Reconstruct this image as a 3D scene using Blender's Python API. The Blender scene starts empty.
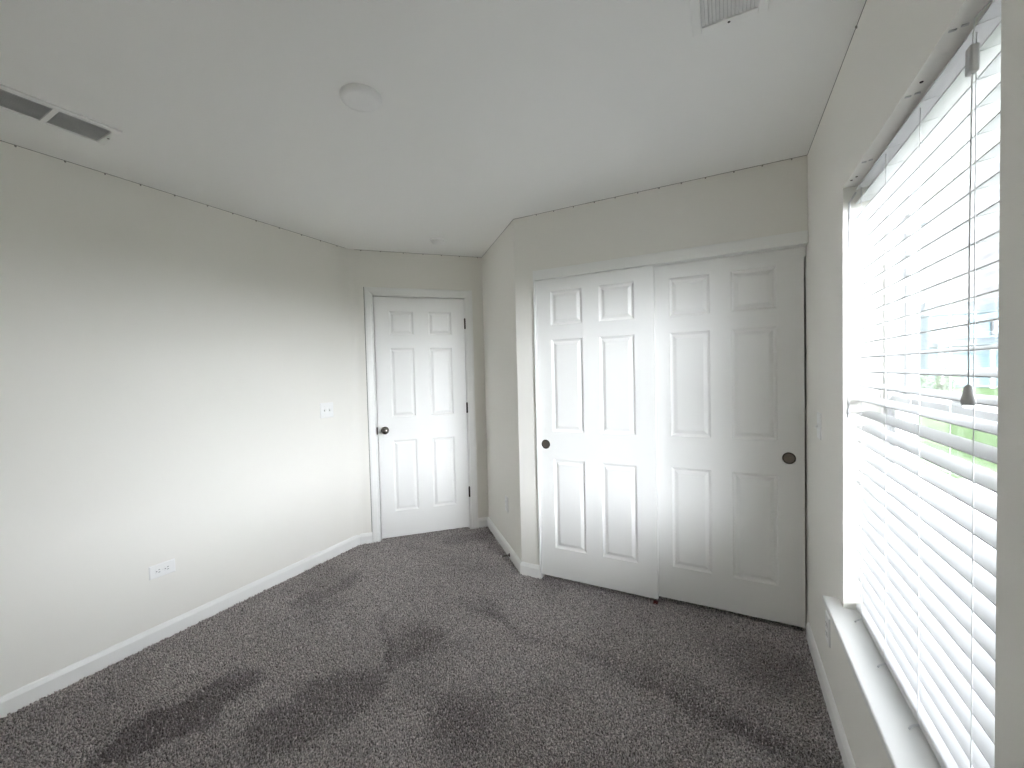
import bpy, bmesh, math, random
import numpy as np
from mathutils import Vector, Matrix

C = bpy.context.scene.collection
SC = bpy.context.scene
random.seed(7)

# ------------------------------------------------------------------ camera
A, B, CY = 2.7308, 0.3652, 2.5192          # wall on the far side of the room, window wall, closet wall
H = 2.44
FPX = 410.7
cam_d = bpy.data.cameras.new('camera')
cam_d.sensor_width = 36.0
cam_d.lens = FPX / 1024 * 36.0
cam_d.clip_start = 0.02
cam_d.clip_end = 300
cam = bpy.data.objects.new('camera', cam_d)
C.objects.link(cam)
yaw, pit, rol = math.radians(27.581), math.radians(-1.6273), math.radians(-1.4024)
fw = Vector((-math.sin(yaw) * math.cos(pit), math.cos(yaw) * math.cos(pit), math.sin(pit)))
rt0 = Vector((math.cos(yaw), math.sin(yaw), 0))
up0 = rt0.cross(fw)
rt = rt0 * math.cos(rol) + up0 * math.sin(rol)
up = -rt0 * math.sin(rol) + up0 * math.cos(rol)
m = Matrix.Identity(4)
for i in range(3):
    m[i][0], m[i][1], m[i][2] = rt[i], up[i], -fw[i]
m[0][3], m[1][3], m[2][3] = 0.0, 0.0, 1.40
cam.matrix_world = m
SC.camera = cam

# ------------------------------------------------------------------ sky and exposure
w = bpy.data.worlds.new('sky')
SC.world = w
w.use_nodes = True
nt = w.node_tree
bg = nt.nodes['Background']
SKY, GLOW, ZEN = 0.95, 50.0, 4.0                       # overcast sky, plus an added low glow lighting the room past the slats
az, el = math.radians(-30), math.radians(2.6)
glow_dir = Vector((math.cos(az) * math.cos(el), math.sin(az) * math.cos(el), math.sin(el) * 5.0)).normalized()
tcw = nt.nodes.new('ShaderNodeTexCoord')
flat = nt.nodes.new('ShaderNodeVectorMath'); flat.operation = 'MULTIPLY'; flat.inputs[1].default_value = (1, 1, 5.0)   # a low, wide glow
nrm = nt.nodes.new('ShaderNodeVectorMath'); nrm.operation = 'NORMALIZE'
dot = nt.nodes.new('ShaderNodeVectorMath'); dot.operation = 'DOT_PRODUCT'
dot.inputs[1].default_value = glow_dir
mr = nt.nodes.new('ShaderNodeMapRange')
mr.inputs['From Min'].default_value = math.cos(math.radians(71)); mr.inputs['From Max'].default_value = 1.0
pw = nt.nodes.new('ShaderNodeMath'); pw.operation = 'POWER'; pw.inputs[1].default_value = 1.3
ma = nt.nodes.new('ShaderNodeMath'); ma.operation = 'MULTIPLY_ADD'
ma.inputs[1].default_value = GLOW
sep = nt.nodes.new('ShaderNodeSeparateXYZ')              # overcast skies are brightest overhead
mz = nt.nodes.new('ShaderNodeMapRange'); mz.interpolation_type = 'SMOOTHSTEP'
mz.inputs['From Min'].default_value = 0.72; mz.inputs['From Max'].default_value = 0.92
mz.inputs['To Min'].default_value = SKY; mz.inputs['To Max'].default_value = SKY + ZEN
nt.links.new(tcw.outputs['Generated'], sep.inputs[0]); nt.links.new(sep.outputs['Z'], mz.inputs['Value'])
nt.links.new(mz.outputs['Result'], ma.inputs[2])
nt.links.new(tcw.outputs['Generated'], flat.inputs[0]); nt.links.new(flat.outputs[0], nrm.inputs[0]); nt.links.new(nrm.outputs[0], dot.inputs[0])
nt.links.new(dot.outputs['Value'], mr.inputs['Value']); nt.links.new(mr.outputs['Result'], pw.inputs[0])
nt.links.new(pw.outputs[0], ma.inputs[0]); nt.links.new(ma.outputs[0], bg.inputs['Strength'])
bg.inputs['Color'].default_value = (0.94, 0.975, 1.03, 1)
w.cycles.sampling_method = 'MANUAL'; w.cycles.sample_map_resolution = 1024
SC.view_settings.view_transform = 'Standard'
SC.view_settings.look = 'None'
SC.view_settings.exposure = 0.36
SC.view_settings.gamma = 1.0
SC.view_settings.use_curve_mapping = False
SC.cycles.max_bounces = 14
SC.cycles.diffuse_bounces = 10
SC.cycles.transparent_max_bounces = 12
SC.cycles.use_denoising = True
SC.cycles.sample_clamp_indirect = 20.0

# ------------------------------------------------------------------ materials
def mat(name, col, rough=0.5, metal=0.0, bump=None, mottle=None, spec=None, sub=None):
    """bump = (noise scale, strength, distance); mottle = (noise scale, second colour, low, high)"""
    M = bpy.data.materials.new(name)
    M.use_nodes = True
    nt = M.node_tree
    p = nt.nodes['Principled BSDF']
    p.inputs['Base Color'].default_value = (*col, 1)
    p.inputs['Roughness'].default_value = rough
    p.inputs['Metallic'].default_value = metal
    if spec is not None:
        p.inputs['Specular IOR Level'].default_value = spec
    tc = nt.nodes.new('ShaderNodeNewGeometry')
    if bump:
        n = nt.nodes.new('ShaderNodeTexNoise')
        n.inputs['Scale'].default_value = bump[0]
        n.inputs['Detail'].default_value = 3
        b = nt.nodes.new('ShaderNodeBump')
        b.inputs['Strength'].default_value = bump[1]
        b.inputs['Distance'].default_value = bump[2]
        nt.links.new(tc.outputs['Position'], n.inputs['Vector'])
        nt.links.new(n.outputs['Fac'], b.inputs['Height'])
        nt.links.new(b.outputs['Normal'], p.inputs['Normal'])
    if mottle:
        n = nt.nodes.new('ShaderNodeTexNoise')
        n.inputs['Scale'].default_value = mottle[0]
        n.inputs['Detail'].default_value = 4
        r = nt.nodes.new('ShaderNodeMapRange')
        r.inputs['From Min'].default_value = mottle[2]
        r.inputs['From Max'].default_value = mottle[3]
        x = nt.nodes.new('ShaderNodeMix')
        x.data_type = 'RGBA'
        x.inputs[6].default_value = (*col, 1)
        x.inputs[7].default_value = (*mottle[1], 1)
        nt.links.new(tc.outputs['Position'], n.inputs['Vector'])
        nt.links.new(n.outputs['Fac'], r.inputs['Value'])
        nt.links.new(r.outputs['Result'], x.inputs[0])
        nt.links.new(x.outputs[2], p.inputs['Base Color'])
    return M

M_wall = mat('wall_paint', (0.855, 0.838, 0.79), 0.75, bump=(320, 0.10, 0.002), mottle=(1.3, (0.865, 0.85, 0.805), 0.3, 0.7))
M_ceil = mat('ceiling_paint', (0.915, 0.915, 0.90), 0.9, bump=(260, 0.12, 0.002))
M_trim = mat('trim_enamel', (0.90, 0.90, 0.885), 0.38, bump=(60, 0.03, 0.001))
M_door = mat('door_enamel', (0.90, 0.90, 0.885), 0.42, bump=(90, 0.04, 0.001))
M_plast = mat('white_plastic', (0.90, 0.90, 0.89), 0.35, mottle=(9, (0.88, 0.88, 0.87), 0.4, 0.6))
M_slat = mat('slat_vinyl', (0.70, 0.705, 0.715), 0.45, bump=(40, 0.05, 0.001))
M_cord = mat('blind_cord', (0.72, 0.72, 0.72), 0.8, bump=(900, 0.3, 0.001))
M_sill = mat('sill_paint', (0.80, 0.80, 0.785), 0.45, bump=(60, 0.03, 0.001))
M_tassel = mat('tassel_plastic', (0.62, 0.61, 0.61), 0.45, mottle=(30, (0.58, 0.57, 0.57), 0.4, 0.6))
M_vinyl = mat('window_vinyl', (0.84, 0.85, 0.85), 0.4, mottle=(6, (0.82, 0.83, 0.83), 0.4, 0.6))
M_nickel = mat('satin_nickel', (0.17, 0.155, 0.14), 0.20, 1.0, bump=(200, 0.05, 0.0005))
M_bronze = mat('dark_bronze', (0.055, 0.045, 0.038), 0.4, 0.8, bump=(180, 0.1, 0.0005))
M_cup = mat('brushed_cup', (0.17, 0.145, 0.125), 0.42, 0.7, bump=(300, 0.15, 0.0005))
M_dark = mat('dark_void', (0.03, 0.028, 0.026), 0.9, bump=(80, 0.1, 0.001))
M_slot = mat('slot_grey', (0.10, 0.10, 0.10), 0.6, mottle=(50, (0.08, 0.08, 0.08), 0.4, 0.6))
M_louver = mat('vent_enamel', (0.86, 0.86, 0.85), 0.5, mottle=(20, (0.82, 0.82, 0.81), 0.4, 0.6))
M_duct = mat('duct_dark', (0.66, 0.66, 0.66), 0.8, mottle=(20, (0.60, 0.60, 0.60), 0.4, 0.6))
M_red = mat('red_plastic', (0.16, 0.025, 0.02), 0.5, mottle=(60, (0.10, 0.02, 0.018), 0.4, 0.6))
M_joint = mat('joint_shade_dirt', (0.23, 0.22, 0.20), 0.9, mottle=(40, (0.33, 0.32, 0.30), 0.35, 0.65))  # tone of the painted joint shade and its dirt specks

def carpet_material():
    M = bpy.data.materials.new('carpet')
    M.use_nodes = True
    nt = M.node_tree
    p = nt.nodes['Principled BSDF']
    p.inputs['Roughness'].default_value = 0.95
    p.inputs['Specular IOR Level'].default_value = 0.1
    p.inputs['Sheen Weight'].default_value = 0.25
    p.inputs['Sheen Roughness'].default_value = 0.6
    g = nt.nodes.new('ShaderNodeNewGeometry')
    fine = nt.nodes.new('ShaderNodeTexNoise'); fine.inputs['Scale'].default_value = 135; fine.inputs['Detail'].default_value = 2
    nt.links.new(g.outputs['Position'], fine.inputs['Vector'])
    r1 = nt.nodes.new('ShaderNodeValToRGB')
    r1.color_ramp.elements[0].position = 0.34; r1.color_ramp.elements[0].color = (0.095, 0.082, 0.079, 1)
    r1.color_ramp.elements[1].position = 0.68; r1.color_ramp.elements[1].color = (0.90, 0.84, 0.82, 1)
    nt.links.new(fine.outputs['Fac'], r1.inputs['Fac'])
    wr = nt.nodes.new('ShaderNodeAttribute'); wr.attribute_name = 'wear'      # trodden, soiled patches
    x = nt.nodes.new('ShaderNodeMix'); x.data_type = 'RGBA'; x.blend_type = 'MULTIPLY'
    x.inputs[7].default_value = (0.36, 0.335, 0.345, 1)
    nt.links.new(wr.outputs['Fac'], x.inputs[0])
    nt.links.new(r1.outputs['Color'], x.inputs[6])
    nt.links.new(x.outputs[2], p.inputs['Base Color'])
    return M
M_carpet = carpet_material()

def glass_material():
    M = bpy.data.materials.new('window_glass')
    M.use_nodes = True
    nt = M.node_tree
    nt.nodes.remove(nt.nodes['Principled BSDF'])
    out = nt.nodes['Material Output']
    t = nt.nodes.new('ShaderNodeBsdfTransparent'); t.inputs['Color'].default_value = (0.99, 0.995, 0.995, 1)
    gl = nt.nodes.new('ShaderNodeBsdfGlossy'); gl.inputs['Roughness'].default_value = 0.02
    fr = nt.nodes.new('ShaderNodeFresnel'); fr.inputs['IOR'].default_value = 1.45
    mx = nt.nodes.new('ShaderNodeMixShader')
    ge = nt.nodes.new('ShaderNodeNewGeometry')           # same reflectance on both faces of the thin pane
    io = nt.nodes.new('ShaderNodeMapRange')
    io.inputs['To Min'].default_value = 1.45; io.inputs['To Max'].default_value = 1 / 1.45
    nt.links.new(ge.outputs['Backfacing'], io.inputs['Value'])
    nt.links.new(io.outputs['Result'], fr.inputs['IOR'])
    nt.links.new(fr.outputs['Fac'], mx.inputs['Fac'])
    nt.links.new(t.outputs['BSDF'], mx.inputs[1]); nt.links.new(gl.outputs['BSDF'], mx.inputs[2])
    nt.links.new(mx.outputs['Shader'], out.inputs['Surface'])
    return M
M_glass = glass_material()

# ------------------------------------------------------------------ mesh helpers
class Frame:
    """Wall coordinates: s along the wall, d out of the wall into the room, z up."""
    def __init__(self, o, u, n):
        self.o, self.u, self.n = Vector((*o, 0)), Vector((*u, 0)), Vector((*n, 0))
    def __call__(self, s, d, z):
        return self.o + self.u * s + self.n * d + Vector((0, 0, z))

K = math.sqrt(0.5)
P3 = Vector((-1.2736, CY)); RET = 0.9464
P2 = P3 + Vector((-K, K)) * RET
DW = (P2.x + A) / K
P1 = P2 - Vector((K, K)) * DW
WLD = Frame((0, 0), (1, 0), (0, 1))
F_left = Frame((-A, 0), (0, 1), (1, 0))
F_door = Frame(P1, (K, K), (K, -K))
F_ret = Frame(P3, (-K, K), (-K, -K))
F_clo = Frame((0, CY), (1, 0), (0, -1))
F_right = Frame((B, 0), (0, 1), (-1, 0))

class MB:
    def __init__(self):
        self.v, self.f, self.sm = [], [], []
    def add(self, vs, fs, smooth=False):
        k = len(self.v)
        self.v += [Vector(x) for x in vs]
        self.f += [tuple(i + k for i in q) for q in fs]
        self.sm += [smooth] * len(fs)
    def box(self, F, s, d, z):
        vs = [F(a, b, c) for c in z for b in d for a in s]
        self.add(vs, [(0, 1, 3, 2), (4, 6, 7, 5), (0, 4, 5, 1), (2, 3, 7, 6), (0, 2, 6, 4), (1, 5, 7, 3)])
        return self
    def prism(self, poly, z0, z1):
        n = len(poly)
        vs = [Vector((p[0], p[1], z0)) for p in poly] + [Vector((p[0], p[1], z1)) for p in poly]
        self.add(vs, [tuple(range(n)), tuple(range(n, 2 * n))] + [(i, (i + 1) % n, n + (i + 1) % n, n + i) for i in range(n)])
        return self
    def lathe(self, c, ax, prof, n=28, smooth=True):
        """prof: list of (radius, distance along ax); closes at radius 0"""
        c, ax = Vector(c), Vector(ax).normalized()
        e1 = ax.orthogonal().normalized(); e2 = ax.cross(e1)
        vs, fs, rows = [], [], []
        for r, h in prof:
            if r < 1e-6:
                rows.append([len(vs)]); vs.append(c + ax * h)
            else:
                rows.append(list(range(len(vs), len(vs) + n)))
                vs += [c + ax * h + (e1 * math.cos(t) + e2 * math.sin(t)) * r for t in [2 * math.pi * i / n for i in range(n)]]
        for a, b in zip(rows, rows[1:]):
            for i in range(n):
                j = (i + 1) % n
                q = [a[i % len(a)], a[j % len(a)], b[j % len(b)], b[i % len(b)]]
                q = list(dict.fromkeys(q))
                if len(q) > 2: fs.append(tuple(q))
        self.add(vs, fs, smooth)
        return self
    def tube(self, pts, r, n=8, smooth=True):
        pts = [Vector(p) for p in pts]
        vs, fs = [], []
        e = None
        for i, p in enumerate(pts):
            t = (pts[min(i + 1, len(pts) - 1)] - pts[max(i - 1, 0)]).normalized()
            e = t.orthogonal().normalized() if e is None else (e - t * e.dot(t)).normalized()
            g = t.cross(e)
            vs += [p + (e * math.cos(2 * math.pi * k / n) + g * math.sin(2 * math.pi * k / n)) * r for k in range(n)]
        for i in range(len(pts) - 1):
            for k in range(n):
                a, b = i * n + k, i * n + (k + 1) % n
                fs.append((a, b, b + n, a + n))
        fs += [tuple(range(n)), tuple(range(len(vs) - n, len(vs)))]
        self.add(vs, fs, smooth)
        return self
    def build(self, name, material, parent=None, bevel=0, segs=2):
        base = Vector((0, 0, 0))                      # parts keep their thing's origin
        q = parent
        while q is not None:
            base += q.location; q = q.parent
        bm = bmesh.new()
        vv = [bm.verts.new(x - base) for x in self.v]
        for q, s in zip(self.f, self.sm):
            try:
                fc = bm.faces.new([vv[i] for i in q]); fc.smooth = s
            except ValueError:
                pass
        bmesh.ops.recalc_face_normals(bm, faces=bm.faces)
        me = bpy.data.meshes.new(name)
        bm.to_mesh(me); bm.free()
        me.materials.append(material)
        o = bpy.data.objects.new(name, me)
        C.objects.link(o)
        if parent:
            o.parent = parent
        if bevel:
            b = o.modifiers.new('edge', 'BEVEL'); b.width = bevel; b.segments = segs; b.limit_method = 'ANGLE'
            b.angle_limit = math.radians(40)
        return o

def thing(name, label, cat, loc, group=None):
    o = bpy.data.objects.new(name, None)
    o.empty_display_size = 0.05
    C.objects.link(o)
    o.location = loc
    o.matrix_world = Matrix.Translation(Vector(loc))
    o['label'] = label; o['category'] = cat
    if group: o['group'] = group
    return o

def struct(o, label=None, cat=None):
    o['kind'] = 'structure'
    if label: o['label'] = label; o['category'] = cat
    return o

# ------------------------------------------------------------------ room shell
BACK = -0.75
# far wall, with the soft 135-degree bend into the entry wall
poly = [(-A, BACK - 0.12), (-A, P1.y - 0.05)]
a0, a1, cc = Vector((-A, P1.y - 0.05)), P1 + Vector((K, K)) * 0.05, P1
for i in range(1, 7):
    t = i / 6
    q = a0 * (1 - t) ** 2 + cc * 2 * t * (1 - t) + a1 * t * t
    poly.append((q.x, q.y))
e = P1 + Vector((K, K)) * 0.05 + Vector((-K, K)) * 0.14
poly += [(e.x, e.y), (-A - 0.14, P1.y + 0.06), (-A - 0.14, BACK - 0.12)]
struct(MB().prism(poly, -0.05, H + 0.02).build('wall_left', M_wall))

T = 0.12
OPD = (0.160, 0.963, 2.083)
b_ = MB()
b_.box(F_door, (0.05, OPD[0]), (-T, 0), (-0.05, H + 0.02)).box(F_door, (OPD[1], DW + 0.1), (-T, 0), (-0.05, H + 0.02)).box(F_door, (OPD[0], OPD[1]), (-T, 0), (OPD[2], H + 0.02))
struct(b_.build('wall_entry', M_wall))
struct(MB().box(F_door, (-0.05, DW + 0.2), (-T - 0.10, -T - 0.002), (-0.05, H + 0.02)).build('hall_light_block', M_dark))  # dark backing added behind the entry door to keep outside light out
struct(MB().box(F_ret, (0, RET + 0.02), (-0.11, 0), (-0.05, H + 0.02)).build('wall_return', M_wall))
OX0, OZ = -1.128, 2.010
b_ = MB()
b_.prism([(P3.x, CY), (OX0, CY), (OX0, CY + 0.11), (P3.x - 0.02, CY + 0.11)], -0.05, H + 0.02)
b_.box(F_clo, (OX0, B + 0.02), (-0.11, 0), (OZ, H + 0.02))
struct(b_.build('wall_closet', M_wall))
struct(MB().box(WLD, (P2.x - 0.15, B + 0.1), (CY + 0.72, CY + 0.84), (-0.05, H + 0.02)).build('wall_closet_back', M_wall))
struct(MB().box(WLD, (-A - 0.14, B + 0.16), (BACK - 0.12, BACK), (-0.05, H + 0.02)).build('wall_back', M_wall))
WY0, WY1, WZ0, WZ1 = 0.893, 1.826, 0.528, 2.012
WT = 0.19
b_ = MB()
b_.box(F_right, (BACK - 0.12, WY0), (-WT, 0), (-0.05, H + 0.02)).box(F_right, (WY1, CY + 0.84), (-WT, 0), (-0.05, H + 0.02))
b_.box(F_right, (WY0, WY1), (-WT, 0), (-0.05, WZ0 - 0.021)).box(F_right, (WY0, WY1), (-WT, 0), (WZ1, H + 0.02))
struct(b_.build('wall_right', M_wall))
ceiling = struct(MB().box(WLD, (-A - 0.14, B + 0.15), (BACK - 0.12, CY + 0.86), (H, H + 0.12)).build('ceiling', M_ceil))
floor = struct(MB().box(WLD, (-A - 0.14, B + 0.15), (BACK - 0.12, CY + 0.86), (-0.12, -0.010)).build('floor', M_carpet))

# dark line painted as contact shade along the ceiling joint, with dirt specks
def joint_line(pts, name, every=0.115, off=0.0):
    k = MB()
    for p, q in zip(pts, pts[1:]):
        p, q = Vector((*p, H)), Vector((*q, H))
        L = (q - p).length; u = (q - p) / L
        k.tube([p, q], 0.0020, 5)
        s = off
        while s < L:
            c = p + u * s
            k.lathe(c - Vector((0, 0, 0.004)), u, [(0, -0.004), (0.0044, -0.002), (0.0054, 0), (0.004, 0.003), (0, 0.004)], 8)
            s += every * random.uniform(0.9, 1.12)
    return k.build(name, M_joint, ceiling)
joint_line([(-A, BACK), (-A, P1.y - 0.03)], 'joint_shade_specks', 0.152, 0.05)
joint_line([(P1.x + 0.03, P1.y + 0.03), (P2.x, P2.y)], 'joint_shade_specks', 0.17, 0.05)
joint_line([(P2.x, P2.y), (P3.x, P3.y)], 'joint_shade_specks', 3, 2)
joint_line([(P3.x, P3.y), (B, CY)], 'joint_shade_specks', 0.13, 0.17)
joint_line([(B, CY), (B, BACK)], 'joint_shade_specks', 0.62, 0.87)

# ------------------------------------------------------------------ baseboards
BB = [(0, 0), (0.0130, 0), (0.0130, 0.060), (0.0105, 0.068), (0.0075, 0.078), (0.0045, 0.083), (0, 0.083)]
def baseboard(path, name, parent=None):
    """path: floor points at the wall face, room on the right-hand side of travel when offset is to the right"""
    path = [Vector(p) for p in path]
    vs, fs = [], []
    n = len(BB)
    for i, p in enumerate(path):
        d0 = (p - path[i - 1]).normalized() if i else (path[1] - p).normalized()
        d1 = (path[i + 1] - p).normalized() if i < len(path) - 1 else d0
        n0, n1 = Vector((d0.y, -d0.x)), Vector((d1.y, -d1.x))
        mi = (n0 + n1).normalized(); mi = mi / max(0.2, mi.dot(n0))
        for (o, z) in BB:
            vs.append((p.x + mi.x * o, p.y + mi.y * o, z - 0.006 if z == 0 else z))
    for i in range(len(path) - 1):
        for k in range(n):
            a, b = i * n + k, i * n + (k + 1) % n
            fs.append((a, b, b + n, a + n))
    fs += [tuple(range(n)), tuple(range(len(vs) - n, len(vs)))]
    k = MB(); k.add(vs, fs)
    return struct(k.build(name, M_trim))
def at(F, s): q = F(s, 0, 0); return (q.x, q.y)
baseboard([(-A, BACK), (-A, P1.y), at(F_door, 0.106)], 'baseboard_left')
baseboard([at(F_door, 1.012), (P2.x, P2.y), (P3.x, P3.y), (-1.136, CY), (-1.136, CY + 0.012)], 'baseboard_return')
baseboard([(B, CY + 0.004), (B, BACK)], 'baseboard_right')
baseboard([(B, BACK), (-A, BACK)], 'baseboard_back')

# ------------------------------------------------------------------ six-panel doors
def panel_door(F, s0, s1, z0, z1, dface, thick, cols, rows):
    """front face at depth dface, with recessed and raised panels"""
    k = MB()
    ss = sorted([s0, s1] + [x for c in cols for x in c])
    zz = sorted([z0, z1] + [x for r in rows for x in r])
    def isp(i, j):
        return any(abs(ss[i] - c[0]) < 1e-6 for c in cols) and any(abs(zz[j] - r[0]) < 1e-6 for r in rows)
    for i in range(len(ss) - 1):
        for j in range(len(zz) - 1):
            a, b, c, d = ss[i], ss[i + 1], zz[j], zz[j + 1]
            if not isp(i, j):
                k.add([F(a, dface, c), F(b, dface, c), F(b, dface, d), F(a, dface, d)], [(0, 1, 2, 3)])
            else:
                loops = [(0, 0), (0.003, -0.005), (0.009, -0.0105), (0.016, -0.0120), (0.019, -0.0108), (0.034, -0.0028), (0.037, -0.0020)]
                vs, fs = [], []
                for ins, dep in loops:
                    vs += [F(a + ins, dface + dep, c + ins), F(b - ins, dface + dep, c + ins), F(b - ins, dface + dep, d - ins), F(a + ins, dface + dep, d - ins)]
                for q in range(len(loops) - 1):
                    for t in range(4):
                        fs.append((q * 4 + t, q * 4 + (t + 1) % 4, q * 4 + 4 + (t + 1) % 4, q * 4 + 4 + t))
                fs.append(tuple(range(len(vs) - 4, len(vs))))
                k.add(vs, fs)
    bk = dface - thick
    q = [(s0, z0), (s1, z0), (s1, z1), (s0, z1)]
    for (a, c), (b, d) in zip(q, q[1:] + q[:1]):
        k.add([F(a, dface, c), F(b, dface, d), F(b, bk, d), F(a, bk, c)], [(0, 1, 2, 3)])
    k.add([F(a, bk, c) for a, c in q], [(0, 1, 2, 3)])
    return k

# entry door: casing, jamb, slab, knob, hinges
def casing_profile(w):
    return [(0, 0), (0, 0.008), (0.006, 0.0105), (0.014, 0.0105), (0.022, 0.0135), (w * 0.72, 0.0175), (w - 0.005, 0.0175), (w, 0.014), (w, 0)]
def swept_casing(F, pts, prof):
    """pts: inner edge polyline (s,z) going up, across and down; profile spreads to the outside"""
    pts = [Vector(p) for p in pts]; k = MB(); vs = []; fs = []; n = len(prof)
    for i, p in enumerate(pts):
        d0 = (p - pts[i - 1]).normalized() if i else (pts[1] - p).normalized()
        d1 = (pts[i + 1] - p).normalized() if i < len(pts) - 1 else d0
        n0, n1 = Vector((-d0.y, d0.x)), Vector((-d1.y, d1.x))
        mi = (n0 + n1).normalized(); mi = mi / mi.dot(n0)
        for o, d in prof:
            vs.append(F(p.x + mi.x * o, d, p.y + mi.y * o))
    for i in range(len(pts) - 1):
        for q in range(n):
            a, b = i * n + q, i * n + (q + 1) % n
            fs.append((a, b, b + n, a + n))
    fs += [tuple(range(n)), tuple(range(len(vs) - n, len(vs)))]
    k.add(vs, fs)
    return k
S0, S1, DZ0, DZ1 = 0.1825, 0.9415, 0.016, 2.0605
trim1 = struct(swept_casing(F_door, [(0.1725, -0.005), (0.1725, 2.0705), (0.9505, 2.0705), (0.9505, -0.005)], casing_profile(0.065)).build('trim_1', M_trim))
k = MB()
k.box(F_door, (0.160, 0.1755), (-T, 0.0005), (-0.01, 2.083)).box(F_door, (0.9455, 0.963), (-T, 0.0005), (-0.01, 2.083)).box(F_door, (0.1755, 0.9455), (-T, 0.0005), (2.0665, 2.083))
k.box(F_door, (0.1755, 0.188), (-0.075, -0.040), (-0.01, 2.0665)).box(F_door, (0.933, 0.9455), (-0.075, -0.040), (-0.01, 2.0665)).box(F_door, (0.188, 0.933), (-0.075, -0.040), (2.054, 2.0665))
k.build('door_jamb', M_trim, trim1)
MB().box(F_door, (0.1025, 0.1075), (-0.0005, 0.0012), (0.083, 2.136)).build('gap_shade', M_joint, trim1)  # dark strip painted in for the shadow gap beside the casing
cols = [(0.297, 0.497), (0.624, 0.824)]
rows = [(0.236, 0.843), (1.043, 1.630), (1.742, 1.942)]
door = panel_door(F_door, S0, S1, DZ0, DZ1, -0.002, 0.035, cols, rows).build('door_1', M_door)
struct(door, 'closed white six-panel hinged door with a knob, in the angled entry wall', 'door')
kn = MB()
c = F_door(0.2375, -0.002, 0.935); ax = F_door.n
kn.lathe(c, ax, [(0, 0), (0.032, 0), (0.032, 0.004), (0.027, 0.009), (0.013, 0.011), (0.011, 0.030), (0.017, 0.036), (0.0255, 0.044), (0.027, 0.052), (0.024, 0.060), (0.015, 0.0645), (0, 0.066)], 32)
kn.build('door_knob', M_nickel, door)
MB().box(F_door, (0.1690, 0.1785), (-0.012, 0.0135), (0.905, 0.965)).build('strike_plate', M_bronze, trim1)
for z in (1.841, 1.093, 0.335):
    h = MB()
    for j in range(5):
        h.lathe(F_door(0.9435, 0.008, z - 0.045 + j * 0.018), (0, 0, 1), [(0, 0), (0.0075, 0.0005), (0.0075, 0.0172), (0, 0.0178)], 14)
    h.lathe(F_door(0.9435, 0.008, z + 0.045), (0, 0, 1), [(0.004, 0), (0.0055, 0.002), (0.004, 0.005), (0, 0.006)], 12)
    h.box(F_door, (0.9385, 0.950), (-0.004, 0.0005), (z - 0.0445, z + 0.0445))
    h.build('hinge', M_bronze, door)

# closet casing and the two sliding doors
trim2 = struct(MB().box(F_clo, (-1.136, B), (-0.02, 0.0125), (2.005, 2.068)).box(F_clo, (-1.136, -1.1245), (-0.02, 0.0125), (-0.006, 2.0055)).build('trim_2', M_trim, bevel=0.002))
MB().box(F_clo, (-1.1245, B), (-0.105, -0.056), (1.955, 2.012)).box(F_clo, (-1.128, B), (-0.105, -0.02), (2.006, 2.0115)).build('door_track', M_trim, trim2)
rows = [(0.221, 0.817), (1.002, 1.608), (1.703, 1.924)]
def slider(name, s0, s1, dface, cols, px, label):
    d = panel_door(F_clo, s0, s1, 0.024, 2.003, dface, 0.033, cols, rows).build(name, M_door)
    struct(d, label, 'door')
    c = F_clo(px, dface, 0.914); ax = F_clo.n
    r_ = MB().lathe(c, ax, [(0.0245, -0.004), (0.0245, 0.0022), (0.0285, 0.0026), (0.0305, 0.0012), (0.0305, -0.0005)], 36).build('finger_pull', M_bronze, d)
    q = MB().lathe(c, ax, [(0, 0.0004), (0.016, 0.0006), (0.022, 0.0012), (0.0255, 0.0022), (0.0255, 0.0001)], 36).build('pull_cup', M_cup, r_)
    return d
slider('door_2', -1.1215, -0.3715, -0.007, [(-1.022, -0.808), (-0.700, -0.486)], -1.075,
       'sliding six-panel closet door in front of its twin, beside the angled return wall')
slider('door_3', -0.412, 0.356, -0.050, [(-0.292, -0.080), (0.025, 0.237)], 0.288,
       'sliding six-panel closet door set behind its twin, next to the window wall')
g = thing('door_guide', 'small dark red plastic floor guide under the sliding closet doors', 'door guide', F_clo(-0.385, 0, -0.003))
MB().box(F_clo, (-0.402, -0.374), (-0.030, 0.001), (-0.008, 0.004)).box(F_clo, (-0.398, -0.380), (-0.003, 0.003), (0.001, 0.016)).build('guide_body', M_red, g, bevel=0.002)

# ------------------------------------------------------------------ window
win = MB()
win.box(F_right, (WY0, WY0 + 0.035), (-WT, -0.112), (WZ0 - 0.01, WZ1)).box(F_right, (WY1 - 0.035, WY1), (-WT, -0.112), (WZ0 - 0.01, WZ1))
win.box(F_right, (WY0 + 0.035, WY1 - 0.035), (-WT, -0.112), (WZ0 - 0.01, WZ0 + 0.03)).box(F_right, (WY0 + 0.035, WY1 - 0.035), (-WT, -0.112), (WZ1 - 0.035, WZ1))
window = win.build('window_1', M_vinyl, bevel=0.002)
struct(window, 'white vinyl single-hung window behind the slatted blind', 'window')
ZM = 1.275
def sash(z0, z1, dd, name):
    k = MB(); y0, y1 = WY0 + 0.033, WY1 - 0.033
    k.box(F_right, (y0, y0 + 0.034), dd, (z0, z1)).box(F_right, (y1 - 0.034, y1), dd, (z0, z1))
    k.box(F_right, (y0 + 0.034, y1 - 0.034), dd, (z0, z0 + 0.036)).box(F_right, (y0 + 0.034, y1 - 0.034), dd, (z1 - 0.036, z1))
    o = k.build(name, M_vinyl, window, bevel=0.002)
    mid = (dd[0] + dd[1]) / 2
    MB().box(F_right, (y0 + 0.030, y1 - 0.030), (mid - 0.002, mid + 0.002), (z0 + 0.030, z1 - 0.030)).build('pane', M_glass, o)
    return o
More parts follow.
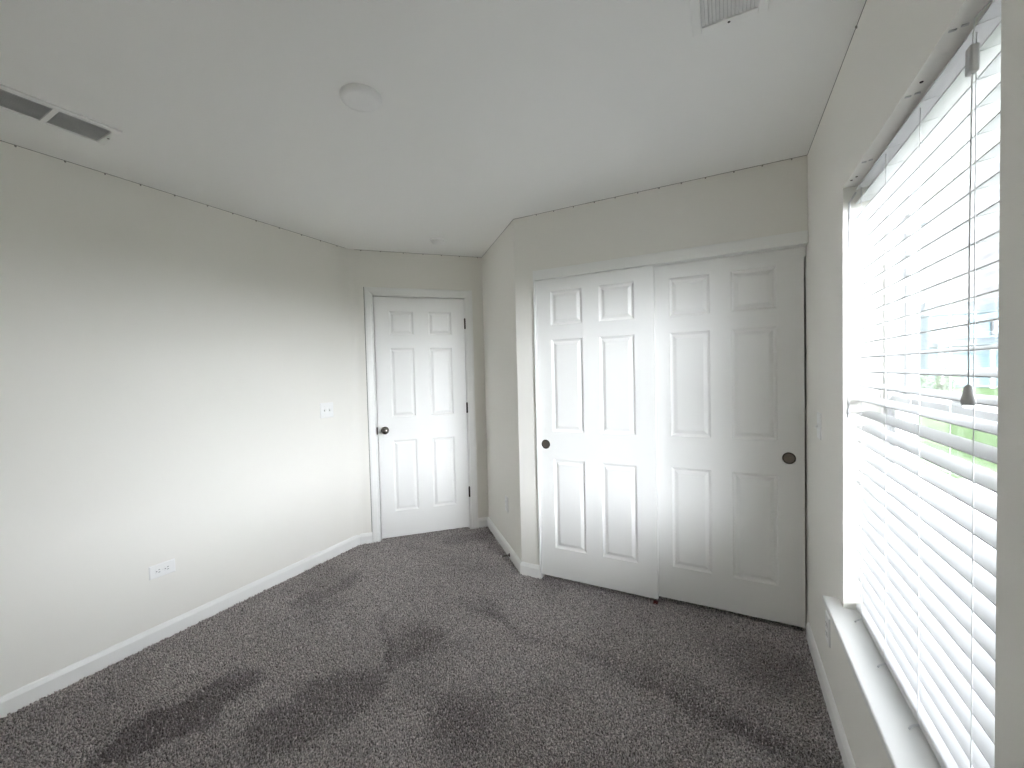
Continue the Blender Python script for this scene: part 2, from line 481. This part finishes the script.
sash(WZ0 + 0.026, ZM + 0.018, (-0.147, -0.121), 'lower_sash')
sash(ZM - 0.018, WZ1 - 0.033, (-0.181, -0.155), 'upper_sash')
k = MB()
k.box(F_right, (1.33, 1.39), (-0.137, -0.121), (ZM + 0.018, ZM + 0.026)).box(F_right, (1.35, 1.40), (-0.134, -0.125), (ZM + 0.026, ZM + 0.036))
k.build('sash_lock', M_vinyl, window, bevel=0.002)
k = MB()
q = [(WY0 - 0.072, 0.050), (WY1 + 0.072, 0.050), (WY1 + 0.072, -0.001), (WY1, -0.001), (WY1, -0.125), (WY0, -0.125), (WY0, -0.001), (WY0 - 0.072, -0.001)]
k.prism([(B - d, y) for y, d in q], WZ0 - 0.021, WZ0)
k.build('window_sill', M_sill, window, bevel=0.004)

# ------------------------------------------------------------------ blind
bl = thing('window_blind', 'white horizontal slat blind hung in the window, slats open', 'blind', F_right((WY0 + WY1) / 2, -0.058, WZ0))
BY0, BY1 = WY0 + 0.006, WY1 - 0.008
BC = -0.058                                   # middle of the slats, behind the wall face
TILT = math.radians(9.5)
ZREF, PITCH = 1.376, 0.0480
hr = MB().box(F_right, (BY0, BY1), (BC - 0.050, BC - 0.029), (1.972, 2.0118)).build('headrail', M_slat, bl, bevel=0.002)
for y in (1.07, 1.28, 1.62):                  # clear clips and old screw holes under the head of the opening
    k = MB()
    k.box(F_right, (y, y + 0.004), (-0.016, -0.005), (2.0095, 2.0122)).box(F_right, (y - 0.006, y - 0.002), (-0.030, -0.020), (2.0095, 2.0122))
    k.build('mounting_clip', M_tassel, hr)
for y, d in ((1.232, -0.018), (1.760, -0.010), (1.735, -0.018)):
    MB().lathe(F_right(y, d, 2.0122), (0, 0, -1), [(0, 0.0022), (0.0030, 0.0018), (0.0036, 0)], 12).build('mounting_screw', M_bronze, hr)
def slat_mesh(zc):
    k = MB(); N = 8; vs = []
    for y in (BY0, BY1):
        for sgn in (1, -1):
            for i in range(N + 1):
                t = (i / N - 0.5)
                wv = t * 0.050 * sgn
                hz = 0.0016 * (1 - (2 * t) ** 2) + sgn * 0.0014 * (1 - 0.15 * abs(2 * t) ** 8)
                d = wv * math.cos(TILT) + hz * math.sin(TILT)
                zz = -wv * math.sin(TILT) + hz * math.cos(TILT)
                vs.append(F_right(y, BC + d, zc + zz))
    n = 2 * (N + 1)
    k.add(vs, [(i, (i + 1) % n, n + (i + 1) % n, n + i) for i in range(n)] + [tuple(range(n)), tuple(range(n, 2 * n))])
    return k
slat0 = slat_mesh(WZ0).build('slat', M_slat, bl)
slat_z = [ZREF + PITCH * i for i in range(-16, 14)]
for i, z in enumerate(slat_z):
    s_ = slat0 if i == 0 else slat0.copy()
    if i:
        C.objects.link(s_); s_.parent = bl
    s_.location = (0, 0, z - WZ0)
    s_.rotation_euler = (0, math.radians(random.uniform(-0.7, 0.7)), 0)
br = MB().box(F_right, (BY0, BY1), (BC - 0.025, BC + 0.025), (0.536, 0.557)).build('bottom_rail', M_slat, bl, bevel=0.004)
LY = (1.745, 1.510, 1.283, 1.045)
CF, CB = BC + 0.0262, BC - 0.0262
for y in LY:
    k = MB()
    for d in (CF, CB):
        k.tube([F_right(y, d, 1.980), F_right(y, d, 1.2), F_right(y, d, 0.546)], 0.0009, 6)
    for z in slat_z:
        k.tube([F_right(y + 0.002, CF, z - 0.006), F_right(y + 0.002, CB, z + 0.001)], 0.0006, 4)
    k.build('ladder_cord', M_cord, bl)
for y in LY[:3]:
    MB().tube([F_right(y, CF - 0.004, 0.539), F_right(y, CF + 0.006, 0.5345), F_right(y - 0.004, CF + 0.014, 0.532), F_right(y - 0.012, CF + 0.019, 0.531)], 0.0024, 8).build('cord_tail', M_slat, br)
lc = MB()
LCY = 0.957
lc.tube([F_right(LCY + 0.006, -0.024, 1.985), F_right(LCY, 0.004, 1.955), F_right(LCY - 0.010, 0.010, 1.90)], 0.0010, 6)
lc.tube([F_right(LCY - 0.010, 0.010, 1.87), F_right(LCY, 0.008, 1.6), F_right(LCY + 0.003, 0.007, 1.355)], 0.0010, 6)
cord = lc.build('lift_cord', M_cord, bl)
MB().box(F_right, (LCY - 0.019, LCY - 0.001), (0.004, 0.016), (1.862, 1.906)).build('cord_connector', M_tassel, cord, bevel=0.003)
MB().lathe(F_right(LCY + 0.003, 0.007, 1.326), (0, 0, 1), [(0, 0), (0.0075, 0.0005), (0.0092, 0.003), (0.0092, 0.009), (0.0072, 0.018), (0.0062, 0.024), (0.0056, 0.030), (0.003, 0.034), (0, 0.035)], 18).build('cord_tassel', M_tassel, cord)
wd = MB().tube([F_right(1.800, -0.030, 1.982), F_right(1.798, -0.012, 1.95), F_right(1.797, -0.010, 1.6), F_right(1.796, -0.009, 1.245)], 0.0034, 6, smooth=False).build('tilt_wand', M_tassel, bl)
MB().lathe(F_right(1.796, -0.009, 1.213), (0, 0, 1), [(0, 0), (0.0048, 0.001), (0.0052, 0.010), (0.0046, 0.034), (0, 0.036)], 12).build('wand_grip', M_slat, wd)

# ------------------------------------------------------------------ switches and outlets
def plate(F, s, z, wd_, ht, loc_d=0.0):
    k = MB(); vs = []; fs = []
    for ins, d in ((0, 0), (0, 0.0025), (0.003, 0.0055), (0.006, 0.006)):
        vs += [F(s - wd_ / 2 + ins, loc_d + d, z - ht / 2 + ins), F(s + wd_ / 2 - ins, loc_d + d, z - ht / 2 + ins), F(s + wd_ / 2 - ins, loc_d + d, z + ht / 2 - ins), F(s - wd_ / 2 + ins, loc_d + d, z + ht / 2 - ins)]
    for q in range(3):
        for t in range(4):
            fs.append((q * 4 + t, q * 4 + (t + 1) % 4, q * 4 + 4 + (t + 1) % 4, q * 4 + 4 + t))
    fs += [(0, 1, 2, 3), (12, 13, 14, 15)]
    k.add(vs, fs)
    return k
def screw(F, s, z, parent, d=0.0058):
    MB().lathe(F(s, d, z), F.n, [(0, 0.001), (0.0025, 0.0009), (0.0034, 0)], 12).build('screw', M_louver, parent)
def toggle(F, s, z, parent):
    MB().box(F, (s - 0.0055, s + 0.0055), (0.0058, 0.0068), (z - 0.0125, z + 0.0125)).build('toggle_slot', M_louver, parent)
    k = MB()
    k.add([F(s + a, d, z + h) for a in (-0.004, 0.004) for d, h in ((0.004, -0.006), (0.004, 0.008), (0.017, 0.000), (0.015, -0.009))],
          [(0, 1, 2, 3), (4, 5, 6, 7), (0, 1, 5, 4), (1, 2, 6, 5), (2, 3, 7, 6), (3, 0, 4, 7)])
    k.build('toggle', M_plast, parent, bevel=0.001)
def outlet(F, s, z, parent, horizontal):
    w_, h_ = (0.117, 0.072) if horizontal else (0.072, 0.117)
    plate(F, s, z, w_, h_).build('cover_plate', M_plast, parent)
    for o in (-0.0195, 0.0195):
        cs, cz = (s + o, z) if horizontal else (s, z + o)
        k = MB(); pts = []
        for i in range(28):
            t = 2 * math.pi * i / 28
            a, b = 0.0172 * math.cos(t), max(-0.0142, min(0.0142, 0.0172 * math.sin(t)))
            pts.append((b, a) if horizontal else (a, b))
        n_ = len(pts)
        k.add([F(cs + a, 0.0045, cz + b) for a, b in pts] + [F(cs + a, 0.0078, cz + b) for a, b in pts],
              [tuple(range(n_)), tuple(range(n_, 2 * n_))] + [(i, (i + 1) % n_, n_ + (i + 1) % n_, n_ + i) for i in range(n_)])
        r_ = k.build('receptacle', M_plast, parent)
        k = MB()
        for a, b, l in ((0.003, -0.0065, 0.0045), (0.003, 0.0065, 0.0035)):
            if horizontal: k.box(F, (cs + a - l, cs + a + l), (0.0078, 0.0082), (cz + b - 0.0012, cz + b + 0.0012))
            else: k.box(F, (cs + b - 0.0012, cs + b + 0.0012), (0.0078, 0.0082), (cz + a - l, cz + a + l))
        if horizontal: k.lathe(F(cs - 0.0085, 0.0078, cz), F.n, [(0, 0.0005), (0.0026, 0.0004), (0.0026, 0)], 12)
        else: k.lathe(F(cs, 0.0078, cz - 0.0085), F.n, [(0, 0.0005), (0.0026, 0.0004), (0.0026, 0)], 12)
        k.build('slot', M_slot, r_)
    screw(F, s, z, parent)

t = thing('light_switch', 'white two-switch wall plate on the plain wall near the hinged door', 'light switch', F_left(2.135, 0, 1.144))
plate(F_left, 2.135, 1.144, 0.117, 0.115).build('cover_plate', M_plast, t)
for s in (2.112, 2.158):
    toggle(F_left, s, 1.144, t)
    for dz in (-0.03, 0.03): screw(F_left, s, 1.144 + dz, t)
t = thing('power_outlet', 'white horizontal double outlet low on the plain wall', 'power outlet', F_left(1.064, 0, 0.376))
outlet(F_left, 1.064, 0.376, t, True)
t = thing('power_outlet', 'white outlet plate low on the angled return wall above the door stop', 'power outlet', F_ret(0.335, 0, 0.385))
outlet(F_ret, 0.335, 0.385, t, False)
t = thing('light_switch', 'single switch plate on the window wall between closet and window', 'light switch', F_right(2.235, 0, 1.13))
plate(F_right, 2.235, 1.13, 0.072, 0.117).build('cover_plate', M_plast, t)
toggle(F_right, 2.235, 1.13, t)
for dz in (-0.03, 0.03): screw(F_right, 2.235, 1.13 + dz, t)
t = thing('power_outlet', 'outlet in shade on the window wall under the end of the sill', 'power outlet', F_right(2.07, 0, 0.31))
outlet(F_right, 2.07, 0.31, t, False)

# door stop on the return baseboard
t = thing('door_stop', 'thin metal door stop with white tip on the return wall baseboard', 'door stop', F_ret(0.252, 0.013, 0.024))
MB().lathe(F_ret(0.252, 0.0125, 0.024), F_ret.n, [(0, 0), (0.013, 0), (0.013, 0.003), (0.007, 0.007), (0, 0.008)], 16).build('mount', M_bronze, t)
k = MB(); pts = []
for i in range(150):
    h = 0.006 + 0.056 * i / 149; ang = i * 2 * math.pi / 12
    pts.append(F_ret(0.252 + 0.0046 * math.cos(ang), 0.013 + h, 0.024 + 0.0046 * math.sin(ang)))
k.tube(pts, 0.0013, 5)
k.build('spring', M_nickel, t)
MB().lathe(F_ret(0.252, 0.073, 0.024), F_ret.n, [(0, 0), (0.0065, 0), (0.0072, 0.004), (0.0065, 0.012), (0, 0.0135)], 16).build('rubber_tip', M_plast, t)

# ------------------------------------------------------------------ ceiling fixtures
def vent(label, x0, x1, y0, y1):
    cx, cy = (x0 + x1) / 2, (y0 + y1) / 2
    t = thing('ceiling_vent', label, 'vent', (cx, cy, H), 'ceiling air vents')
    fr = MB(); z1, z0 = H, H - 0.009; bd = 0.026
    fr.box(WLD, (x0, x0 + bd), (y0, y1), (z0, z1)).box(WLD, (x1 - bd, x1), (y0, y1), (z0, z1))
    fr.box(WLD, (x0 + bd, x1 - bd), (y0, y0 + bd), (z0, z1)).box(WLD, (x0 + bd, x1 - bd), (y1 - bd, y1), (z0, z1))
    f_ = fr.build('frame', M_trim, t, bevel=0.003)
    MB().box(WLD, (x0 + bd, x1 - bd), (cy - 0.008, cy + 0.008), (z0 + 0.001, z1)).build('divider', M_trim, t)
    MB().box(WLD, (x0 + bd - 0.004, x1 - bd + 0.004), (y0 + bd - 0.004, y1 - bd + 0.004), (H - 0.0012, H + 0.0005)).build('duct_backing', M_duct, t)
    n_ = 15
    for i in range(n_):
        xc = x0 + bd + (x1 - x0 - 2 * bd) * (i + 0.5) / n_
        sg = -1
        k = MB(); w2 = 0.0046
        for a, b in ((y0 + bd, cy - 0.008), (cy + 0.008, y1 - bd)):
            k.add([Vector((xc + sx * w2 * 0.80 + ox, y, H - 0.0045 + sg * sx * w2 * 0.44)) for y in (a, b) for sx in (-1, 1) for ox in (0, 0.001)],
                  [(0, 1, 3, 2), (4, 6, 7, 5), (0, 4, 5, 1), (2, 3, 7, 6), (0, 2, 6, 4), (1, 5, 7, 3)])
        k.build('slat', M_louver, t)
    for y in (y0 + bd / 2, y1 - bd / 2):
        MB().lathe((cx, y, z0 - 0.0006), (0, 0, -1), [(0, 0.0012), (0.003, 0.001), (0.004, -0.0005)], 12).build('screw', M_slot, t)
vent('white ceiling vent in two sections beside the plain wall', -2.412, -2.212, 0.432, 0.802)
vent('white ceiling vent nearer the window, cut by the top of the picture', -0.084, 0.116, 1.070, 1.440)
t = thing('ceiling_light', 'plain round white disc fixture in the middle of the ceiling', 'ceiling light', (-1.199, 1.136, H))
MB().lathe((-1.199, 1.136, H), (0, 0, -1), [(0.074, 0), (0.074, 0.006), (0.0725, 0.011), (0.068, 0.016), (0.060, 0.0195), (0.056, 0.020)], 48).build('rim', M_plast, t)
MB().lathe((-1.199, 1.136, H), (0, 0, -1), [(0.057, 0.0185), (0.050, 0.0195), (0.03, 0.0215), (0, 0.0225)], 48).build('diffuser', M_plast, t)
t = thing('smoke_detector', 'small white domed smoke detector on the ceiling before the hinged door', 'smoke detector', (-1.965, 2.585, H))
MB().lathe((-1.965, 2.585, H), (0, 0, -1), [(0.064, 0), (0.064, 0.006), (0.061, 0.009), (0.05, 0.010)], 40).build('mount_base', M_plast, t)
MB().lathe((-1.965, 2.585, H), (0, 0, -1), [(0.050, 0.009), (0.050, 0.020), (0.047, 0.028), (0.038, 0.035), (0.02, 0.038), (0, 0.0385)], 40).build('dome', M_plast, t)

# ------------------------------------------------------------------ carpet pile
def carpet_pile():
    rng = np.random.default_rng(3)
    step = 0.0082
    xs = np.arange(-A, B, step); ys = np.arange(BACK, CY + 0.72, step)
    X, Y = np.meshgrid(xs, ys); X, Y = X.ravel(), Y.ravel()
    X = X + rng.uniform(-0.5, 0.5, X.size) * step; Y = Y + rng.uniform(-0.5, 0.5, Y.size) * step
    e = 0.004
    sd = (X - P1.x) * K + (Y - P1.y) * K; dd = (X - P1.x) * K - (Y - P1.y) * K
    rd = -(X - P3.x) * K - (Y - P3.y) * K
    room = (X > -A + e) & (X < B - e) & (Y > BACK + e) & (dd > e) & ((Y < CY + 0.05) & (X > P3.x) & ((Y < CY - e) | (X > -1.12)) | (rd > e) & (X <= P3.x))
    thr = (dd > -0.05) & (dd <= e) & (sd > 0.185) & (sd < 0.935)
    keep = room | thr
    X, Y = X[keep], Y[keep]
    def field(sc, seed):
        r = np.random.default_rng(seed); G = r.uniform(-1, 1, (64, 64))
        u = (X + 4) / sc; v = (Y + 2) / sc
        i, j = np.floor(u).astype(int), np.floor(v).astype(int)
        fu, fv = u - i, v - j; fu, fv = fu * fu * (3 - 2 * fu), fv * fv * (3 - 2 * fv)
        g = lambda a, b: G[a % 64, b % 64]
        return g(i, j) * (1 - fu) * (1 - fv) + g(i + 1, j) * fu * (1 - fv) + g(i, j + 1) * (1 - fu) * fv + g(i + 1, j + 1) * fu * fv
    N = X.size
    lx = 0.55 * field(0.42, 1) + 0.35 * field(0.16, 2) + rng.normal(0, 0.42, N) - 0.05
    ly = 0.55 * field(0.42, 3) + 0.35 * field(0.16, 4) + rng.normal(0, 0.42, N)
    hgt = 0.0125 + rng.uniform(-0.004, 0.004, N) + 0.002 * field(0.1, 5)
    ang = rng.uniform(0, 2 * np.pi, N)
    r0 = rng.uniform(0.0034, 0.0050, N); r1 = r0 * rng.uniform(0.45, 0.8, N)
    V = np.zeros((N, 6, 3), np.float32)
    tw = rng.uniform(-0.6, 0.6, N)
    for k_ in range(3):
        a = ang + k_ * 2 * np.pi / 3
        V[:, k_, 0] = X + r0 * np.cos(a); V[:, k_, 1] = Y + r0 * np.sin(a); V[:, k_, 2] = -0.0105
        V[:, 3 + k_, 0] = X + lx * 0.0075 + r1 * np.cos(a + tw); V[:, 3 + k_, 1] = Y + ly * 0.0075 + r1 * np.sin(a + tw)
        V[:, 3 + k_, 2] = -0.0105 + hgt - 0.0035 * np.minimum(1, lx * lx + ly * ly) + rng.uniform(-0.001, 0.001, N)
    wx, wy = X + 0.05 * field(0.11, 11) + 0.02 * field(0.04, 12), Y + 0.05 * field(0.11, 13) + 0.02 * field(0.04, 14)
    wear = 0.30 * np.clip(field(0.30, 15) + 0.5 * field(0.13, 16), 0, 1) + 0.30 * rng.uniform(0, 1, N) ** 1.5
    def sm(v): v = np.clip(v, 0, 1); return v * v * (3 - 2 * v)
    for cx, cy, rx, ry, rot, am, soft in ((-2.03, 0.86, 0.13, 0.30, -12, 0.70, 0.35), (-1.56, 1.10, 0.17, 0.34, -20, 0.62, 0.45), (-1.45, 1.62, 0.13, 0.20, 10, 0.50, 0.6),
                                          (-1.25, 2.05, 0.18, 0.10, -20, 0.35, 0.7), (-0.05, 1.84, 0.36, 0.15, -12, 0.34, 0.8), (0.10, 2.22, 0.30, 0.26, 0, 0.35, 0.8),
                                          (-2.32, 1.78, 0.10, 0.30, -8, 0.40, 0.5), (-1.95, 2.90, 0.26, 0.14, 45, 0.40, 0.6), (-0.95, 1.30, 0.18, 0.22, 0, 0.28, 0.8)):
        c, s_ = math.cos(math.radians(rot)), math.sin(math.radians(rot))
        u = ((wx - cx) * c + (wy - cy) * s_) / rx; v = (-(wx - cx) * s_ + (wy - cy) * c) / ry
        wear += am * sm((1.15 - np.hypot(u, v)) / soft)
    for (ax_, ay_), (bx_, by_), wid, am in (((-1.42, 2.02), (0.02, 1.80), 0.03, 0.36), ((0.02, 1.80), (0.36, 1.70), 0.04, 0.4), ((-1.75, 1.72), (-1.40, 1.42), 0.02, 0.5)):
        dx, dy = bx_ - ax_, by_ - ay_; L2 = dx * dx + dy * dy
        t = np.clip(((wx - ax_) * dx + (wy - ay_) * dy) / L2, 0, 1)
        wear += am * sm(1 - np.hypot(wx - ax_ - t * dx, wy - ay_ - t * dy) / (2 * wid))
    wear = np.clip(wear, 0, 1)
    Fq = np.array([[0, 1, 4, 3], [1, 2, 5, 4], [2, 0, 3, 5]])
    base = (np.arange(N) * 6)[:, None, None]
    quads = (Fq[None] + base).reshape(-1)
    tris = (np.array([[3, 4, 5]])[None] + base).reshape(-1)
    me = bpy.data.meshes.new('carpet_pile')
    me.vertices.add(N * 6); me.vertices.foreach_set('co', V.reshape(-1))
    me.loops.add(quads.size + tris.size); me.loops.foreach_set('vertex_index', np.concatenate([quads, tris]).astype(np.int32))
    nq, ntr = quads.size // 4, tris.size // 3
    me.polygons.add(nq + ntr)
    st = np.concatenate([np.arange(nq) * 4, nq * 4 + np.arange(ntr) * 3]).astype(np.int32)
    me.polygons.foreach_set('loop_start', st)
    me.update(calc_edges=True)
    at_ = me.attributes.new('wear', 'FLOAT', 'POINT'); at_.data.foreach_set('value', np.repeat(wear, 6).astype(np.float32))
    me.materials.append(M_carpet)
    o = bpy.data.objects.new('carpet_pile', me); C.objects.link(o)
    o.parent = floor
    o['kind'] = 'stuff'
    return o
carpet_pile()

# ------------------------------------------------------------------ outdoors, seen through the blind
M_lawn = mat('lawn_grass', (0.075, 0.15, 0.045), 0.9, bump=(30, 0.5, 0.03), mottle=(2.0, (0.11, 0.18, 0.06), 0.35, 0.65))
M_road = mat('pale_asphalt', (0.30, 0.30, 0.30), 0.9, bump=(40, 0.3, 0.01), mottle=(3.0, (0.24, 0.24, 0.24), 0.35, 0.65))
M_walk = mat('pale_concrete', (0.58, 0.575, 0.55), 0.9, bump=(30, 0.2, 0.01))
M_blue = mat('blue_grey_siding', (0.16, 0.235, 0.265), 0.7, mottle=(1.5, (0.14, 0.215, 0.245), 0.35, 0.65))
M_white = mat('white_siding', (0.62, 0.63, 0.63), 0.7, mottle=(1.5, (0.58, 0.59, 0.59), 0.35, 0.65))
M_tan = mat('tan_siding', (0.50, 0.47, 0.42), 0.7, mottle=(1.5, (0.46, 0.43, 0.38), 0.35, 0.65))
M_roof = mat('grey_shingle', (0.13, 0.155, 0.165), 0.9, bump=(12, 0.6, 0.02), mottle=(6.0, (0.11, 0.135, 0.145), 0.35, 0.65))
M_htrim = mat('house_trim', (0.06, 0.065, 0.07), 0.6, mottle=(3.0, (0.055, 0.06, 0.065), 0.4, 0.6))
M_hglass = mat('house_glass', (0.10, 0.135, 0.145), 0.15, mottle=(3.0, (0.12, 0.155, 0.165), 0.4, 0.6))
M_leaf = mat('shrub_leaf', (0.06, 0.12, 0.05), 0.8, mottle=(9.0, (0.12, 0.19, 0.08), 0.35, 0.65))
M_bark = mat('bark', (0.14, 0.12, 0.10), 0.9, bump=(20, 0.6, 0.02))
GZ = -0.60
struct(MB().box(WLD, (0.60, 60), (-25, 90), (GZ - 0.3, GZ)).build('lawn', M_lawn))
struct(MB().box(WLD, (0.60, 60), (22.5, 33.0), (GZ - 0.1, GZ + 0.02)).build('street', M_road))
struct(MB().box(WLD, (0.60, 60), (20.6, 21.9), (GZ - 0.1, GZ + 0.03)).build('sidewalk', M_walk))

struct(MB().box(WLD, (0.60, 5.2), (-14, 9.5), (GZ - 0.1, GZ + 0.03)).build('bounce_ground', M_walk))  # unseen pale ground added to bounce light up to the ceiling

struct(MB().box(WLD, (B + WT - 0.005, B + WT + 0.85), (-3, 5.5), (H + 0.13, H + 0.32)).build('added_sky_block', M_walk))  # unseen overhang added to keep the overhead sky off the slats

def house(label, x0, x1, y0, y1, eave, ridge, wall_m, wins, porch=None, posts=()):
    t = thing('house', label, 'house', ((x0 + x1) / 2, y0, GZ), 'houses across the street')
    k = MB(); k.box(WLD, (x0, x1), (y0, y1), (GZ - 0.2, eave))
    k.build('wall', wall_m, t)
    k = MB()                                             # lapped siding boards on the front
    z = GZ + 0.15
    while z < eave - 0.1:
        k.add([(x0, y0 - 0.03, z), (x1, y0 - 0.03, z), (x1, y0 + 0.01, z + 0.2), (x0, y0 + 0.01, z + 0.2), (x0, y0 + 0.01, z), (x1, y0 + 0.01, z)],
              [(0, 1, 2, 3), (0, 4, 5, 1), (0, 3, 4), (1, 5, 2)])
        z += 0.2
    k.build('siding', wall_m, t)
    o = 0.45; ym = (y0 + y1) / 2; k = MB()
    k.add([(x0 - o, y0 - o, eave), (x1 + o, y0 - o, eave), (x1 + o, y1 + o, eave), (x0 - o, y1 + o, eave),
           (x0 - o, y0 - o, eave + 0.18), (x1 + o, y0 - o, eave + 0.18), (x1 + o, y1 + o, eave + 0.18), (x0 - o, y1 + o, eave + 0.18),
           (x0 + 1.2, ym, ridge), (x1 - 1.2, ym, ridge)],
          [(0, 1, 2, 3), (0, 1, 5, 4), (1, 2, 6, 5), (2, 3, 7, 6), (3, 0, 4, 7), (4, 5, 9, 8), (5, 6, 9), (6, 7, 8, 9), (7, 4, 8)])
    k.build('roof', M_roof, t)
    for (wx, wz, ww, wh) in wins:
        f = MB()
        f.box(WLD, (wx, wx + 0.12), (y0 - 0.08, y0), (wz, wz + wh)).box(WLD, (wx + ww - 0.12, wx + ww), (y0 - 0.08, y0), (wz, wz + wh))
        f.box(WLD, (wx + 0.12, wx + ww - 0.12), (y0 - 0.08, y0), (wz, wz + 0.12)).box(WLD, (wx + 0.12, wx + ww - 0.12), (y0 - 0.08, y0), (wz + wh - 0.12, wz + wh))
        f.box(WLD, (wx + 0.12, wx + ww - 0.12), (y0 - 0.07, y0), (wz + wh * 0.5 - 0.04, wz + wh * 0.5 + 0.04))
        f_ = f.build('window', M_htrim, t)
        MB().box(WLD, (wx + 0.1, wx + ww - 0.1), (y0 - 0.045, y0 - 0.035), (wz + 0.1, wz + wh - 0.1)).build('pane', M_hglass, f_)
    if porch:
        a, b, z, dp = porch
        k = MB(); k.add([(a, y0 - dp, z), (b, y0 - dp, z), (b, y0, z), (a, y0, z), (a, y0 - dp, z + 0.16), (b, y0 - dp, z + 0.16), (b, y0, z + 0.6), (a, y0, z + 0.6)],
                        [(0, 1, 2, 3), (0, 1, 5, 4), (1, 2, 6, 5), (2, 3, 7, 6), (3, 0, 4, 7), (4, 5, 6, 7)])
        k.build('porch_roof', M_roof, t)
        for px in np.linspace(a + 0.25, b - 0.25, 4):
            MB().box(WLD, (px - 0.11, px + 0.11), (y0 - dp + 0.05, y0 - dp + 0.27), (GZ, z)).build('porch_post', M_white, t)
    for (px, pw) in posts:
        MB().box(WLD, (px - pw / 2, px + pw / 2), (y0 - 0.16, y0 - 0.02), (GZ + 0.4, eave)).build('corner_board', M_htrim, t)
    return t
Y1 = 21.0 + 15.0
house('tall white house with grey vertical trim, seen through the slats beside the wand', 7.55, 10.85, 36, 44, 10.2, 12.4, M_white,
      [(9.0, 5.4, 0.62, 2.0), (9.0, 1.6, 0.62, 2.0)], None, [(8.72, 0.22), (10.45, 0.22), (9.9, 0.20)])
house('low blue grey house with a porch, seen through the slats beside the tassel', 14.2, 22.4, 44, 53, 5.0, 6.6, M_blue,
      [(15.2, 2.9 + 0.4, 1.2, 1.3), (17.6, 3.3, 1.2, 1.3), (20.2, 3.3, 1.2, 1.3)], (14.0, 22.6, 2.55, 2.0))
house('tan house farther along the street, mostly hidden by the window edge', 24.5, 32.5, 43, 52, 5.2, 7.6, M_tan,
      [(25.8, 3.2, 1.2, 1.4), (29.5, 3.2, 1.2, 1.4), (25.8, 0.4, 1.2, 1.4)], (27.6, 32.7, 2.6, 1.8))

def leafy(k, c, r, n, rng):
    for _ in range(n):
        d = Vector((rng.gauss(0, 1), rng.gauss(0, 1), rng.gauss(0, 1))).normalized()
        p = Vector(c) + Vector((d.x * r[0], d.y * r[1], d.z * r[2])) * rng.uniform(0.6, 1.0)
        a = Vector((rng.gauss(0, 1), rng.gauss(0, 1), rng.gauss(0, 1))).normalized(); b = a.cross(d).normalized()
        s = rng.uniform(0.05, 0.11)
        k.add([p - a * s * 1.6, p + b * s * 0.7, p + a * s * 1.6, p - b * s * 0.7], [(0, 1, 2, 3)])
rng = random.Random(5)
def shrub(x, y, r, label):
    t = thing('shrub', label, 'shrub', (x, y, GZ), 'shrubs in the front yards')
    k = MB(); leafy(k, (x, y, GZ + r * 0.8), (r, r, r * 0.8), 420, rng); k.build('foliage', M_leaf, t)
    k = MB()
    for i in range(4):
        k.tube([(x, y, GZ - 0.02), (x + rng.uniform(-.2, .2) * r, y + rng.uniform(-.2, .2) * r, GZ + r * 0.5), (x + rng.uniform(-.5, .5) * r, y + rng.uniform(-.5, .5) * r, GZ + r)], 0.02, 5)
    k.build('stem', M_bark, t)
shrub(8.3, 34.6, 0.9, 'rounded green shrub in front of the tall white house, nearest its edge')
shrub(10.6, 34.2, 0.75, 'low green shrub in front of the tall white house, towards the blue grey house')
shrub(12.4, 36.5, 1.0, 'green shrub in the gap between the white and the blue grey house')
